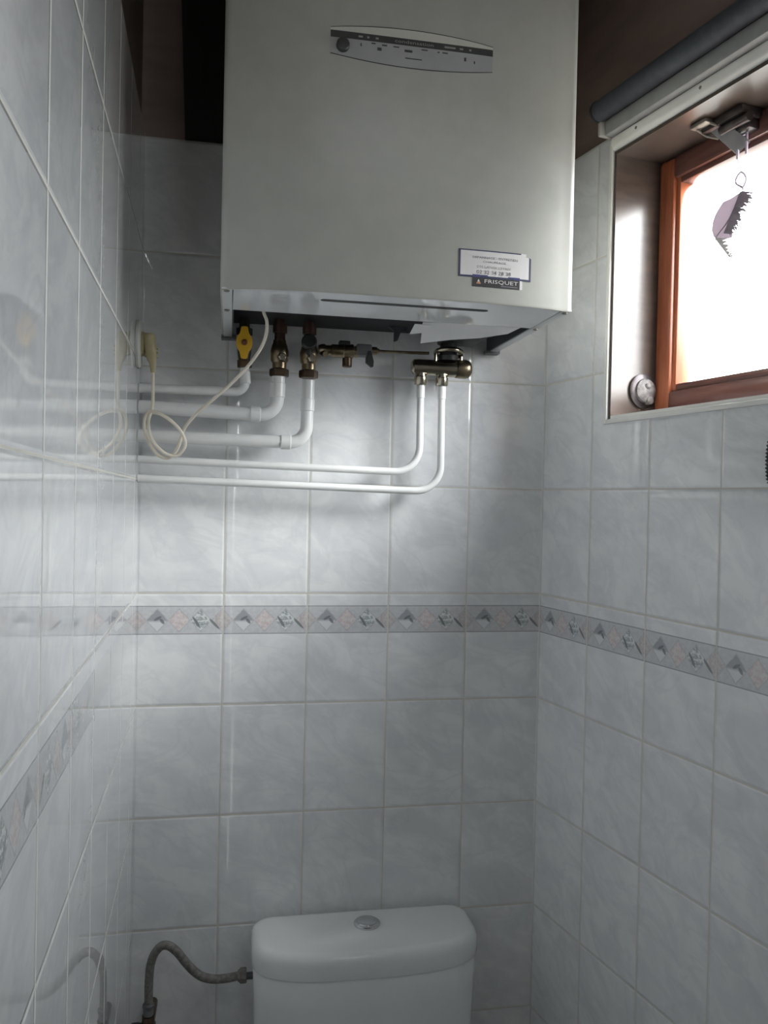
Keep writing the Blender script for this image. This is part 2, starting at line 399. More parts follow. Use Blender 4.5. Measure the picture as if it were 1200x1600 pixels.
def add_prism(bm, poly, fn, d0, d1, mi=0):
    """poly (a,b) extruded: fn(a,b,depth) -> world point"""
    A = [bm.verts.new(fn(a, b, d0)) for a, b in poly]; B = [bm.verts.new(fn(a, b, d1)) for a, b in poly]
    k = len(poly)
    bm.faces.new(A[::-1]).material_index = mi; bm.faces.new(B).material_index = mi
    for j in range(k): bm.faces.new((A[j], A[(j+1)%k], B[(j+1)%k], B[j])).material_index = mi
def add_torus(bm, c, axis, Rm, r, n=32, m=12, mi=0):
    c = Vector(c); ax = Vector(axis).normalized()
    u = ax.orthogonal().normalized(); w = ax.cross(u); rings = []
    for i in range(n):
        d = u*cos(2*pi*i/n)+w*sin(2*pi*i/n)
        rings.append([bm.verts.new(c+d*(Rm+r*cos(2*pi*j/m))+ax*r*sin(2*pi*j/m)) for j in range(m)])
    for i in range(n):
        a, b = rings[i], rings[(i+1)%n]
        for j in range(m): bm.faces.new((a[j], a[(j+1)%m], b[(j+1)%m], b[j])).material_index = mi
def loft(bm, rings, mi=0, cap0=True, cap1=True):
    rs = [[bm.verts.new(p) for p in r] for r in rings]; n = len(rs[0])
    for a, b in zip(rs, rs[1:]):
        for j in range(n): bm.faces.new((a[j], a[(j+1)%n], b[(j+1)%n], b[j])).material_index = mi
    if cap0: bm.faces.new(rs[0][::-1]).material_index = mi
    if cap1: bm.faces.new(rs[-1]).material_index = mi
def text_geo(s, size, ext=0.0):
    """flat lettering as (verts, faces) in the plane, origin at left baseline"""
    cu = bpy.data.curves.new('lettering', 'FONT'); cu.body = s; cu.size = size; cu.resolution_u = 2
    ob = bpy.data.objects.new('lettering', cu); COL.objects.link(ob)
    dg = bpy.context.evaluated_depsgraph_get(); dg.update()
    me = bpy.data.meshes.new_from_object(ob.evaluated_get(dg))
    vs = [v.co.copy() for v in me.vertices]; fs = [list(p.vertices) for p in me.polygons]
    bpy.data.objects.remove(ob); bpy.data.curves.remove(cu); bpy.data.meshes.remove(me)
    return vs, fs
def add_text(bm, s, x0, x1, z, height, fn, mi=0, bold=0.0):
    """lettering stretched between x0 and x1 on the surface fn(x, z)"""
    vs, fs = text_geo(s, 1.0)
    if not vs: return
    lo = min(v.x for v in vs); hi = max(v.x for v in vs); top = max(v.y for v in vs)
    k = (x1-x0)/(hi-lo); h = height/top
    q = [bm.verts.new(fn(x0+(v.x-lo)*k, z+v.y*h)) for v in vs]
    for f in fs:
        try: bm.faces.new([q[i] for i in f]).material_index = mi
        except ValueError: pass

# ------------------------------------------------------------------ the room
def struct(bm, name, mats, matrix=None, smooth=0):
    return tag(build(bm, name, mats, matrix=matrix, smooth=smooth), kind='structure')
FL = -1.414
b = BM(); add_box(b, (-0.12, 0, FL), (0.90, 0.12, TOP)); add_box(b, (-0.12, 0.007, TOP), (0.90, 0.12, CEIL), mi=1)
struct(b, 'wall_back', [M['tile_back'], M['brown']], MBK)
b = BM(); add_box(b, (0, -0.12, FL), (2.0, 0, TOP), ML); add_box(b, (0, -0.12, TOP), (2.0, -0.007, CEIL), ML, mi=1)
struct(b, 'wall_left', [M['tile_left'], M['brown']], ML)
b = BM(); TH = 0.15
add_box(b, (0, 0, FL), (2.1, TH, WZ0), MR)
add_box(b, (0, 0, WZ0), (WD0, TH, WZ1), MR)
add_box(b, (WD1, 0, WZ0), (2.1, TH, WZ1), MR)
add_box(b, (0, 0, WZ1), (2.1, TH, TOP), MR)
add_box(b, (0, 0.007, TOP), (2.1, TH, CEIL), MR, mi=1)
struct(b, 'wall_right', [M['tile_right'], M['brown']], MR)
b = BM()
add_box(b, (-0.05, YF-0.1, FL), (0.18, YF, CEIL)); add_box(b, (0.98, YF-0.1, FL), (1.35, YF, CEIL)); add_box(b, (0.18, YF-0.1, 0.64), (0.98, YF, FZ0))
add_box(b, (0.18, YF-0.1, FZ1), (0.98, YF, CEIL)); add_box(b, (0.18, YF-0.1, FZ0), (FX0, YF, FZ1)); add_box(b, (FX1, YF-0.1, FZ0), (0.98, YF, FZ1))
struct(b, 'wall_front', M['white_door'], MBK)
b = BM(); add_box(b, (0.182, YF-0.06, FL), (0.978, YF-0.02, 0.638), bevel=0.003)
add_box(b, (0.27, YF-0.02, -1.25), (0.89, YF-0.012, -0.50), bevel=0.004); add_box(b, (0.27, YF-0.02, -0.40), (0.89, YF-0.012, 0.54), bevel=0.004)
d = struct(b, 'door_1', M['white_door'], MBK)
b = BM(); add_lathe(b, V(0.24, YF-0.02, -0.40), (0, 1, 0), [(0, .022), (.008, .022), (.009, .009), (.045, .009), (.046, .011), (.05, .011)])
add_tube(b, [V(0.24, YF+0.026, -0.40), V(0.35, YF+0.026, -0.40)], 0.008); build(b, 'door_handle', M['chrome'], d)
b = BM()
for q0, q1 in (((FX0, FZ0), (FX0+.02, FZ1)), ((FX1-.02, FZ0), (FX1, FZ1)), ((FX0+.02, FZ0), (FX1-.02, FZ0+.02)), ((FX0+.02, FZ1-.02), (FX1-.02, FZ1))):
    add_box(b, (q0[0], YF-.07, q0[1]), (q1[0], YF-.03, q1[1]))
w2 = struct(b, 'added_fill_window', M['white_door'], MBK)  # unseen fanlight, added to let extra fill daylight in
b = BM(); add_box(b, (FX0+.02, YF-.052, FZ0+.02), (FX1-.02, YF-.048, FZ1-.02)); build(b, 'pane', M['glass'], w2, smooth=0)
b = BM(); add_box(b, (-0.12, YF-0.1, FL-0.05), (1.4, 0.12, FL)); struct(b, 'floor', M['floor'], MBK)
b = BM(); add_box(b, (-0.12, YF-0.1, CEIL), (1.4, 0.12, CEIL+0.05)); struct(b, 'ceiling', M['white_door'], MBK)
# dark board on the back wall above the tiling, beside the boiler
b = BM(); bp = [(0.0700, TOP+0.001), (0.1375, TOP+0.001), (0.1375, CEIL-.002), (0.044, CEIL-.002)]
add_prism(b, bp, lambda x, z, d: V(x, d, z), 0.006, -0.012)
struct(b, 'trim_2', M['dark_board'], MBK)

# ------------------------------------------------------------------ window in the right wall
w1 = bpy.data.objects.new('window_1', None); COL.objects.link(w1)
mm = MR.copy(); mm.translation = Rp(WD0, 0.09, WZ0); w1.matrix_world = mm; WM[w1.name] = mm.copy(); w1['kind'] = 'structure'
JT = 0.006
b = BM()
add_box(b, (WD0, 0.001, WZ0), (WD0+JT, TH, WZ1), MR); add_box(b, (WD1-JT, 0.001, WZ0), (WD1, TH, WZ1), MR)
add_box(b, (WD0+JT, 0.001, WZ1-JT), (WD1-JT, TH, WZ1), MR)
build(b, 'reveal_lining', M['jamb'], w1, smooth=0)
b = BM(); add_box(b, (WD0+JT, 0.001, WZ0), (WD1-JT, TH, WZ0+JT), MR); build(b, 'sill', M['trim'], w1, smooth=0)
def ring_frame(b, d0, d1, z0, z1, wd, off0, off1, bev, mi_r=1):
    add_box(b, (d0, off0, z0), (d0+wd, off1, z1), MR, bev); add_box(b, (d1-wd, off0, z0), (d1, off1, z1), MR, bev)
    add_box(b, (d0+wd-.001, off0, z0), (d1-wd+.001, off1, z0+wd), MR, bev, mi=mi_r); add_box(b, (d0+wd-.001, off0, z1-wd), (d1-wd+.001, off1, z1), MR, bev, mi=mi_r)
d0, d1, z0, z1 = WD0+JT, WD1-JT, WZ0+JT, WZ1-JT
b = BM(); ring_frame(b, d0, d1, z0, z1, 0.012, 0.096, 0.150, 0.002); build(b, 'window_frame', [M['wood'], M['wood_shaded']], w1)
b = BM(); ring_frame(b, d0+.003, d1-.003, z0+.008, z1-.004, 0.036, 0.090, 0.135, 0.005); s_ = build(b, 'sash', [M['wood'], M['wood_shaded']], w1)
b = BM(); ring_frame(b, d0+.036, d1-.036, z0+.044, z1-.037, 0.012, 0.097, 0.125, 0.003); build(b, 'glazing_bead', [M['wood'], M['wood_shaded']], s_)
b = BM(); add_box(b, (d0+.040, 0.110, z0+.046), (d1-.040, 0.114, z1-.041), MR); build(b, 'pane', M['glass'], s_, smooth=0)
# round catch plate low on the reveal
b = BM(); c = Rp(WD0+JT, 0.0680, 0.3745); ax = MR.to_3x3() @ Vector((1, 0, 0))
add_lathe(b, c, ax, [(0, .030), (.004, .030), (.006, .026)], 32)
cp = build(b, 'catch_plate', M['catch_dark'], w1)
b = BM(); add_lathe(b, Rp(WD0+JT+.006, 0.068, 0.3745), ax, [(0, .021), (.004, .020), (.007, .014), (.008, .006)], 28)
add_lathe(b, Rp(WD0+JT+.008, 0.068, 0.382), ax, [(0, .006), (.007, .0055), (.009, .003)], 14)
add_lathe(b, Rp(WD0+JT+.006, 0.074, 0.358), ax, [(0, .008), (.008, .007), (.01, .004)], 14)
build(b, 'shell_catch', M['catch_dull'], cp)
# latch under the head of the reveal
b = BM()
add_box(b, (0.345, 0.050, 0.758), (0.430, 0.092, 0.7725), MR, 0.004)
add_box(b, (0.385, 0.070, 0.742), (0.425, 0.094, 0.760), MR, 0.004)
add_lathe(b, Rp(0.40, 0.060, 0.752), MR.to_3x3() @ Vector((1, 0, 0)), [(-.02, .007), (.035, .007)], 14)
lt = build(b, 'latch', M['catch_dark'], w1)
b = BM()
add_box(b, (0.338, 0.036, 0.7655), (0.372, 0.060, 0.7725), MR, 0.002)
add_tube(b, [Rp(0.345, 0.045, 0.765), Rp(0.350, 0.060, 0.756), Rp(0.362, 0.072, 0.750)], 0.0022, 8)
add_tube(b, [Rp(0.372, 0.045, 0.765), Rp(0.384, 0.060, 0.756), Rp(0.398, 0.072, 0.748)], 0.0022, 8)
build(b, 'latch_wire', M['catch_pale'], lt)
b = BM()
lv = [Rp(0.352, 0.058, 0.767), Rp(0.382, 0.060, 0.765), Rp(0.414, 0.084, 0.726), Rp(0.388, 0.084, 0.717)]
nn = MR.to_3x3() @ Vector((0, -0.006, 0.004))
va = [b.verts.new(p) for p in lv]; vb_ = [b.verts.new(p+nn) for p in lv]
b.faces.new(va); b.faces.new(vb_[::-1])
for j in range(4): b.faces.new((va[j], va[(j+1)%4], vb_[(j+1)%4], vb_[j]))
build(b, 'latch_lever', M['grey_plastic'], lt)
# white trim round the opening
b = BM()
add_box(b, (WD0-0.009, -0.004, WZ0-0.008), (WD0, 0.02, WZ1+0.021), MR, 0.0015)
add_box(b, (WD0, -0.004, WZ0-0.008), (WD1+0.009, 0.02, WZ0), MR, 0.0015)
add_prism(b, [(.012, WZ1-.0005), (.004, WZ1-.0005), (-.003, WZ1+.003), (-.0065, WZ1+.009), (-.0065, WZ1+.021), (.012, WZ1+.021)], lambda o_, z_, d: Rp(d, o_, z_), WD0, WD1+.009)
add_box(b, (WD1, -0.004, WZ0), (WD1+0.009, 0.02, WZ1), MR, 0.0015)
t1 = struct(b, 'trim_1', M['trim'], MR, 35)
b = BM()
for dd in (0.262, 0.405, 0.60): add_lathe(b, Rp(dd, -0.0062, WZ1+0.014), MR.to_3x3() @ Vector((0, -1, 0)), [(0, .0028), (.001, .0024)], 12)
build(b, 'screw_head', M['screw'], t1)

# roller blind rolled up above the window
rb = thing('roller_blind', 'dark grey rolled-up roller blind mounted above the window', 'blind', Rp(0.48, -0.03, 0.80), mat=MR)
along = MR.to_3x3() @ Vector((1, 0, 0))
b = BM(); add_lathe(b, Rp(0.196, -0.030, 0.842), along, [(0, .0175), (0.595, .0175)], 32); build(b, 'fabric_roll', M['blind_dark'], rb)
for dd, sg in ((0.196, -1), (0.791, 1)):
    b = BM(); add_lathe(b, Rp(dd, -0.030, 0.842), along*sg, [(0, .0185), (.005, .018), (.008, .013)], 28); build(b, 'end_cap', M['black_plastic'], rb)
b = BM(); add_box(b, (0.200, -0.022, 0.801), (0.785, -0.004, 0.8265), MR, 0.003); build(b, 'mounting_rail', M['blind_grey'], rb)
for dd in (0.1905, 0.7862):
    b = BM(); add_box(b, (dd, -0.030, 0.801), (dd+.0085, -0.001, 0.834), MR, 0.003); build(b, 'bracket', M['bracket_pale'], rb)

# feather hanging in front of the glass
fe = thing('hanging_feather', 'small grey-brown feather dangling from a clear loop in front of the bright window pane', 'feather', Rp(0.386, 0.078, 0.575), mat=MR)
FO = 0.078
def fp(px, py, off=FO):
    # feather outline in centimetres about its middle; it hangs turned a little towards the door
    return Rp(0.3850+1.22*px/100, off+0.0065*px, 0.618+1.10*py/100)
rim = [(1.3,3.7),(0.7,3.4),(-0.2,2.9),(-0.9,2.7),(-1.5,1.7),(-1.8,1.1),(-2.1,0.1),(-2.15,-1.0),(-1.9,-1.9),(-1.5,-2.5),(-.7,-2.6),(.2,-2.55),(0.2,-1.7),(.3,-.7),(.6,.5),(1.0,1.5),(1.5,2.6),(1.6,3.3)]
b = BM(); add_prism(b, rim, lambda a_, c_, d: fp(a_, c_, FO+d+0.0022*(a_*a_)/4), 0.0, 0.0012); build(b, 'vane', M['feather'], fe)
b = BM()
for i in range(130):
    t = i/129; a0 = Vector((0.35+1.15*(1-t)-0.45*t, 3.4-5.2*t)); ln = (0.6+0.95*random.random())*(1-.3*t); an = -0.05-0.75*t+random.uniform(-.35,.35)
    p0 = fp(a0.x-.5, a0.y+.1, FO-.001); p1 = fp(a0.x+ln*.5*cos(an), a0.y+ln*.5*sin(an), FO-.002); p2 = fp(a0.x+ln*cos(an-.25), a0.y+ln*sin(an-.25), FO-.001)
    add_tube(b, [p0, p1, p2], [.0012, .0008, .0003], 6)
build(b, 'dark_barbs', M['feather_dark'], fe)
b = BM()
for i in range(34):
    t = i/33; ax0 = -1.6+1.7*t*.9; ay0 = -2.3-2.8*t; ln = 1.3*(1-t*.55)*random.uniform(.6,1)
    add_tube(b, [fp(ax0, ay0), fp(ax0+ln*.5, ay0-.12+random.uniform(-.1,.1)), fp(ax0+ln, ay0-.1+random.uniform(-.25,.1))], [.0011, .0009, .0004], 5)
build(b, 'down_barbs', M['down'], fe)
b = BM(); add_tube(b, catmull([fp(1.2, 4.2), fp(1.1, 3.4), fp(-.2, 0), fp(-1.6, -2.6), fp(-.4, -5.0)], 4), [.0009]*9+[.0007]*5+[.0004]*3, 8); build(b, 'quill', M['feather_dark'], fe)
b = BM()
add_tube(b, catmull([fp(1.2, 4.1), fp(.5, 4.9), fp(.55, 5.7), fp(1.0, 6.3), fp(1.5, 5.6), fp(1.5, 4.8), fp(1.25, 4.1)], 4), .0017, 8)
build(b, 'clear_loop', M['clear_plastic'], fe)
b = BM()
add_box(b, (0.3915, 0.079, 0.7075), (0.3950, 0.0825, 0.7465), MR, 0.001); add_box(b, (0.4085, 0.079, 0.709), (0.4120, 0.0825, 0.7485), MR, 0.001)
add_box(b, (0.3915, 0.079, 0.7395), (0.4120, 0.0825, 0.7425), MR, 0.001)
add_tube(b, [Rp(0.394, FO+.002, 0.708), fp(1.0, 6.3)], .0004, 6)
build(b, 'clear_strap', M['clear_plastic'], fe)

# black ribbed handle at the right edge of the picture
b = BM(); prof = []; L = 0.058; k = 12
for i in range(k*6+1):
    t = i/(k*6); prof.append((t*L, 0.0105+0.0032*sin(pi*t)**0.5+0.0011*cos(2*pi*k*t)))
rg = thing('ribbed_grip', 'black ribbed grip hanging on the right wall below the window, cut by the frame', 'grip', Rp(0.579, -0.020, 0.2085), mat=MR)
add_lathe(b, Rp(0.5765, -0.022, 0.2075), (0, 0, 1), prof, 24); build(b, 'ribbed_sleeve', M['rubber'], rg)
b = BM(); add_tube(b, rounded([Rp(0.5765, -0.022, 0.264), Rp(0.5765, -0.022, 0.278), Rp(0.5765, 0.0, 0.278)], 0.006), 0.004, 10); build(b, 'hook', M['black_plastic'], rg)

# ------------------------------------------------------------------ boiler
BX, BH = 0.3975, 0.2560
def yfront(x):
    t = min(1.0, abs(x-BX)/BH); return -0.384+0.020*t**4
def bprofile(inset=0.0, n=40):
    """front outline from the left rear of the curve to the right"""
    hw = BH-inset; r = 0.012; out = [(-1, None)]
    pts = []
    for i in range(9):
        a = pi/2*i/8
        pts.append((BX-hw+r-r*cos(a), yfront(BX-hw+r)+inset+r-r*sin(a)))
    for i in range(1, n):
        x = BX-hw+r+(2*hw-2*r)*i/n; pts.append((x, yfront(x)+inset))
    for i in range(9):
        a = pi/2*i/8
        pts.append((BX+hw-r+r*sin(a), yfront(BX+hw-r)+inset+r-r*cos(a)))
    return pts
BZ0, BZ1 = 0.460, 1.262
bo = thing('wall_boiler', 'large white boiler with curved front hung high on the wall above the toilet', 'boiler', V(BX, -0.19, BZ0))
def shell(bm, prof, z0, z1, th, mi=0):
    """a sheet bent along prof (x,y), th thick, from z0 to z1"""
    inner = []
    for i, (x, y) in enumerate(prof):
        a = Vector(prof[max(i-1, 0)]); c = Vector(prof[min(i+1, len(prof)-1)]); d = (c-a).normalized()
        inner.append((x-d.y*th, y+d.x*th))
    rings = []
    h = 0.003
    for (ox, oy), (ix, iy) in zip(prof, inner):
        rings.append([V(ox+(ix-ox)*.4, oy+(iy-oy)*.4, z0), V(ox, oy, z0+h), V(ox, oy, z1-h), V(ox+(ix-ox)*.4, oy+(iy-oy)*.4, z1), V(ix, iy, z1), V(ix, iy, z0)])
    loft(bm, rings, mi)
b = BM(); shell(b, bprofile(), BZ0-0.001, BZ1, 0.004); build(b, 'front_panel', M['steel_white'], bo, smooth=40)
for sg in (-1, 1):
    b = BM(); xo = BX+sg*BH
    add_box(b, (min(xo, xo-sg*.002), -0.356, BZ0+.001), (max(xo, xo-sg*.002), -0.003, BZ1-.002)); build(b, 'side_panel', M['steel_white'], bo, smooth=0)
    b = BM(); x2 = xo-sg*0.0165; x1_ = xo-sg*.0022
    add_box(b, (min(x1_, x2), -0.366, BZ0-.0005), (max(x1_, x2), -0.024, BZ0+0.0012), bevel=0.0004); fl = build(b, 'bottom_flange', M['flange'], bo)
    for yy in (-0.355, -0.236):
        b = BM(); add_lathe(b, V(xo-sg*.0088, yy, BZ0-.0005), (0, 0, -1), [(0, .0042), (.0016, .0038), (.0024, .002)], 14); build(b, 'screw', M['screw'], fl)
    b = BM(); x3 = xo-sg*.0185
    add_box(b, (min(x3, x2), -0.235, BZ0+.0012), (max(x3, x2), -0.005, BZ0+0.03)); build(b, 'inner_side', M['dark_steel'], bo, smooth=0)
b = BM(); add_box(b, (BX-BH+.003, -0.350, BZ1-.004), (BX+BH-.003, -0.004, BZ1-.001)); build(b, 'top_panel', M['steel_white'], bo, smooth=0)
# glossy strip of bottom plate behind the front edge
pr = [(x, y) for x, y in bprofile(0.006) if BX-BH+.017 < x < BX+BH-.017]
b = BM(); add_prism(b, [(x, y) for x, y in pr]+[(BX+BH-.017, -0.236), (BX-BH+.017, -0.236)], lambda x, y, d: V(x, y, d), BZ0+.0002, BZ0+.0020)
bpz = build(b, 'bottom_plate', M['plate'], bo, smooth=0)
b = BM(); sl = []
for i in range(9):
    a = pi/2+pi*i/8; sl.append((0.2885+.0060*cos(a), -0.3330+.0060*sin(a)))
for i in range(9):
    a = -pi/2+pi*i/8; sl.append((0.5265+.0060*cos(a), -0.3330+.0060*sin(a)))
add_prism(b, sl, lambda x, y, d: V(x, y, d), BZ0-.0002, BZ0+.001); build(b, 'slot_shade_inlay', M['black'], bpz, smooth=0)  # flat black inlay, not cut through: colour stands for the slot's shade
b = BM(); add_box(b, (BX-BH+.019, -0.240, 0.4885), (BX+BH-.019, -0.004, 0.4925)); build(b, 'inner_shade_sheet', M['black'], bo, smooth=0)  # black sheet standing for the shade inside the open casing
b = BM(); add_box(b, (0.530, -0.170, 0.463), (0.600, -0.035, 0.4885), bevel=.003); add_box(b, (0.588, -0.205, 0.470), (0.615, -0.10, 0.4885), bevel=.003)
build(b, 'inner_component', M['black'], bo)
b = BM(); add_prism(b, [(0.436, .4885), (0.470, .4885), (0.467, .482), (0.457, .478), (0.452, .464), (0.446, .462), (0.446, .480)], lambda x, z, d: V(x, d, z), -0.055, -0.048); build(b, 'hanging_bracket', M['dark_steel'], bo, smooth=0)
for sg in (-1, 1):
    b = BM(); xa, xb = BX+sg*(BH+.002), BX+sg*(BH-.024)
    add_box(b, (min(xa, xb), -0.024, BZ0-.004), (max(xa, xb), -0.004, BZ0+.003)); build(b, 'rear_foot', M['grey_plastic'], bo, smooth=0)

# control panel let into the upper front
def front(x, z, lift=0.0004): return V(x, yfront(x)-lift, z)
PX0, PX1, PC = 0.2835, 0.5150, 0.39925
def arc(x, zend, bulge): return zend+bulge*(1-((x-PC)/(PX1-PC))**2)
def strip(bm, lo, hi, lift, n=28, mi=0, back=0.003):
    rings = []
    for i in range(n+1):
        x = PX0+(PX1-PX0)*i/n
        rings.append([front(x, lo(x), lift), front(x, hi(x), lift), front(x, hi(x), -back), front(x, lo(x), -back)])
    loft(bm, rings, mi)
cpn = thing('control_panel', None, None, V(PC, -0.385, 0.80)); cpn.parent = bo; cpn.matrix_world = Matrix.Translation(V(PC, -0.385, 0.80))
cpn.location = V(PC, -0.385, 0.80)-V(BX, -0.19, BZ0)
WM[cpn.name] = Matrix.Translation(V(PC, -0.385, 0.80))
def part(bm, name, mat, parent, smooth=35):
    o = build(bm, name, mat, parent, smooth=smooth); return o
b = BM(); strip(b, lambda x: 0.8168, lambda x: arc(x, 0.8205, 0.0085), 0.0005); part(b, 'cover_flap', M['panel_pale'], cpn)
b = BM(); strip(b, lambda x: 0.8075, lambda x: 0.8168, 0.0007)
part(b, 'display_strip', M['panel_dark'], cpn)
b = BM(); strip(b, lambda x: arc(x, 0.7860, -0.0085), lambda x: 0.8075, 0.0005); part(b, 'fascia', M['panel_grey'], cpn)
b = BM(); strip(b, lambda x: arc(x, 0.8205, 0.0085), lambda x: arc(x, 0.8211, 0.0088), 0.0009); strip(b, lambda x: arc(x, 0.7853, -0.0088), lambda x: arc(x, 0.7860, -0.0085), 0.0007)
part(b, 'panel_outline', M['panel_dark'], cpn)
b = BM(); add_lathe(b, front(0.3005, 0.7968, 0.0), (0, -1, 0), [(0, .0092), (.006, .0088), (.0075, .0075), (.008, .004)], 32); part(b, 'knob', M['panel_dark'], cpn)
b = BM()
add_text(b, 'condensation', 0.373, 0.428, 0.8100, 0.0045, lambda x, z: front(x, z, 0.0010), 0)
part(b, 'pale_lettering', M['pale_print'], cpn, 0)
for x0_, w_ in ((0.322, .006), (0.334, .003), (0.346, .004), (0.444, .016), (0.466, .005), (0.480, .003)):
    b = BM(); add_prism(b, [(x0_, .8108), (x0_+w_, .8108), (x0_+w_, .8132), (x0_, .8132)], lambda x, z, d: front(x, z, d), .0007, .0010)
    part(b, 'pale_mark', M['pale_print'], cpn, 0)
for x0_, z_, w_, h_ in ((0.325, .799, .0015, .004), (0.340, .804, .006, .0016), (0.355, .803, .007, .0018), (0.3485, .796, .006, .004), (0.371, .803, .008, .0015), (0.387, .7985, .011, .0032), (0.411, .8035, .009, .0015), (0.434, .803, .003, .0015), (0.441, .803, .008, .0016), (0.473, .796, .0028, .005), (0.487, .794, .002, .0035), (0.388, .7895, .024, .0013)):
    b = BM(); add_prism(b, [(x0_, z_), (x0_+w_, z_), (x0_+w_, z_+h_), (x0_, z_+h_)], lambda x, z, d: front(x, z, d), .0004, .0008)
    part(b, 'dark_mark', M['dark_print'], cpn, 0)

# installer's sticker and maker's plate low on the front
def fpoly(bm, poly, l0, l1, mi=0): add_prism(bm, poly, lambda x, z, d: front(x, z, d), l0, l1, mi)
SX0, SX1, SZ0, SZ1 = 0.4717, 0.5810, 0.4945, 0.5335
st = thing('sticker', None, None, V(0.526, -0.383, SZ0)); st.parent = bo; st.location = V(0.526, -0.383, SZ0)-V(BX, -0.19, BZ0); WM[st.name] = Matrix.Translation(V(0.526, -0.383, SZ0))
b = BM()
xs = [SX0+(SX1-SX0)*i/14 for i in range(15)]
for xa, xb in zip(xs, xs[1:]):
    cut = 0.0 if xb < 0.574 else 0.0048
    fpoly(b, [(xa, SZ0), (xb, SZ0), (xb, SZ1-cut), (xa, SZ1-cut)], -.0005, .0004)
part(b, 'sticker_sheet', M['sticker'], st, 0)
b = BM()
for xa, xb in zip(xs, xs[1:]):
    fpoly(b, [(xa, SZ0), (xb, SZ0), (xb, SZ0+.0026), (xa, SZ0+.0026)], -.0004, .0006)
    if xb < 0.572: fpoly(b, [(xa, SZ1-.0016), (xb, SZ1-.0016), (xb, SZ1), (xa, SZ1)], -.0004, .0006)
fpoly(b, [(SX0, SZ0), (SX0+.0026, SZ0), (SX0+.0026, SZ1), (SX0, SZ1)], -.0004, .0006)
fpoly(b, [(SX1-.0026, SZ0), (SX1, SZ0), (SX1, SZ1-.006), (SX1-.0026, SZ1-.0045)], -.0004, .0006)
part(b, 'sticker_border', M['navy'], st, 0)
b = BM()
fl_ = lambda x, z: front(x, z, .0007)
add_text(b, 'DEPANNAGE - ENTRETIEN', 0.4920, 0.5600, 0.5215, 0.0030, fl_, 0)
add_text(b, 'CHAUFFAGE', 0.5075, 0.5420, 0.5158, 0.0028, fl_, 0)
add_text(b, 'ETS LANGE LEVAN', 0.4990, 0.5490, 0.5080, 0.0036, fl_, 1)
add_text(b, '02 32 34 28 38', 0.4985, 0.5500, 0.4998, 0.0052, fl_, 0)
part(b, 'sticker_lettering', [M['grey_print'], M['pale_print']], st, 0)
b = BM(); LX0, LX1 = 0.4925, 0.5640
fpoly(b, [(LX0, .4950), (LX1, .4950), (LX1, .4985), (LX0, .4985)], .0003, .0009, 1)
for i in range(6):
    xa, xb = LX0+(LX1-LX0)*i/6, LX0+(LX1-LX0)*(i+1)/6
    fpoly(b, [(xa, .4815), (xb, .4815), (xb, .4950), (xa, .4950)], -.0004, .0006, 0)
fpoly(b, [(LX1, .4815), (LX1+.0040, .4820), (LX1+.0040, .4945), (LX1, .4950)], -.0004, .0004, 2)
for a in (90, 210, 330):
    ca, sa = cos(radians(a)), sin(radians(a)); cx_, cz_ = 0.5015, 0.4878
    fpoly(b, [(cx_+.0042*ca, cz_+.0042*sa), (cx_+.0022*cos(radians(a+55)), cz_+.0022*sin(radians(a+55))), (cx_, cz_), (cx_+.0022*cos(radians(a-55)), cz_+.0022*sin(radians(a-55)))], .0006, .0010, 3 if a != 90 else 2)
add_text(b, 'FRISQUET', 0.5105, 0.5612, 0.4872, 0.0052, lambda x, z: front(x, z, .0010), 2)
add_text(b, 'chauffage', 0.535, 0.5605, 0.4832, 0.0024, lambda x, z: front(x, z, .0010), 4) if False else fpoly(b, [(.535, .4836), (.5605, .4836), (.5605, .4850), (.535, .4850)], .0006, .0010, 4)
M['orange'] = principled('orange_print', (0.50, 0.24, 0.12), 0.5); M['plate_black'] = principled('plate_black', (0.03, 0.03, 0.032), 0.4)
part(b, 'maker_plate', [M['plate_black'], M['blue'], M['sticker'], M['orange'], M['grey_print']], st, 0)

# folded sheet tucked under the casing
b = BM()
top = [(0.458, -0.228, .4615), (0.492, -0.232, .4615), (0.535, -0.236, .4612), (0.580, -0.238, .4605), (0.618, -0.240, .4600)]
mid = [(0.462, -0.200, .4570), (0.486, -0.190, .4530), (0.528, -0.200, .4545), (0.572, -0.208, .4560), (0.612, -0.220, .4575)]
low = [(0.466, -0.185, .4520), (0.4690, -0.165, .4400), (0.520, -0.175, .4470), (0.566, -0.185, .4505), (0.608, -0.205, .4560)]
g = [[b.verts.new(V(*p)) for p in r] for r in (top, mid, low)]
for r0, r1 in zip(g, g[1:]):
    for j in range(4): b.faces.new((r0[j], r0[j+1], r1[j+1], r1[j]))
f2 = [b.verts.new(V(*p)) for p in ((0.446, -0.222, .4590), (0.474, -0.220, .4590), (0.468, -0.188, .4530), (0.446, -0.184, .4500))]
b.faces.new(f2)
bmesh.ops.recalc_face_normals(b, faces=b.faces)
geom = bmesh.ops.solidify(b, geom=list(b.faces), thickness=0.0006)
solo(b, 'paper_sheet', M['paper'], 'crumpled white paper sheet tucked under the right half of the boiler', 'paper', smooth=15)

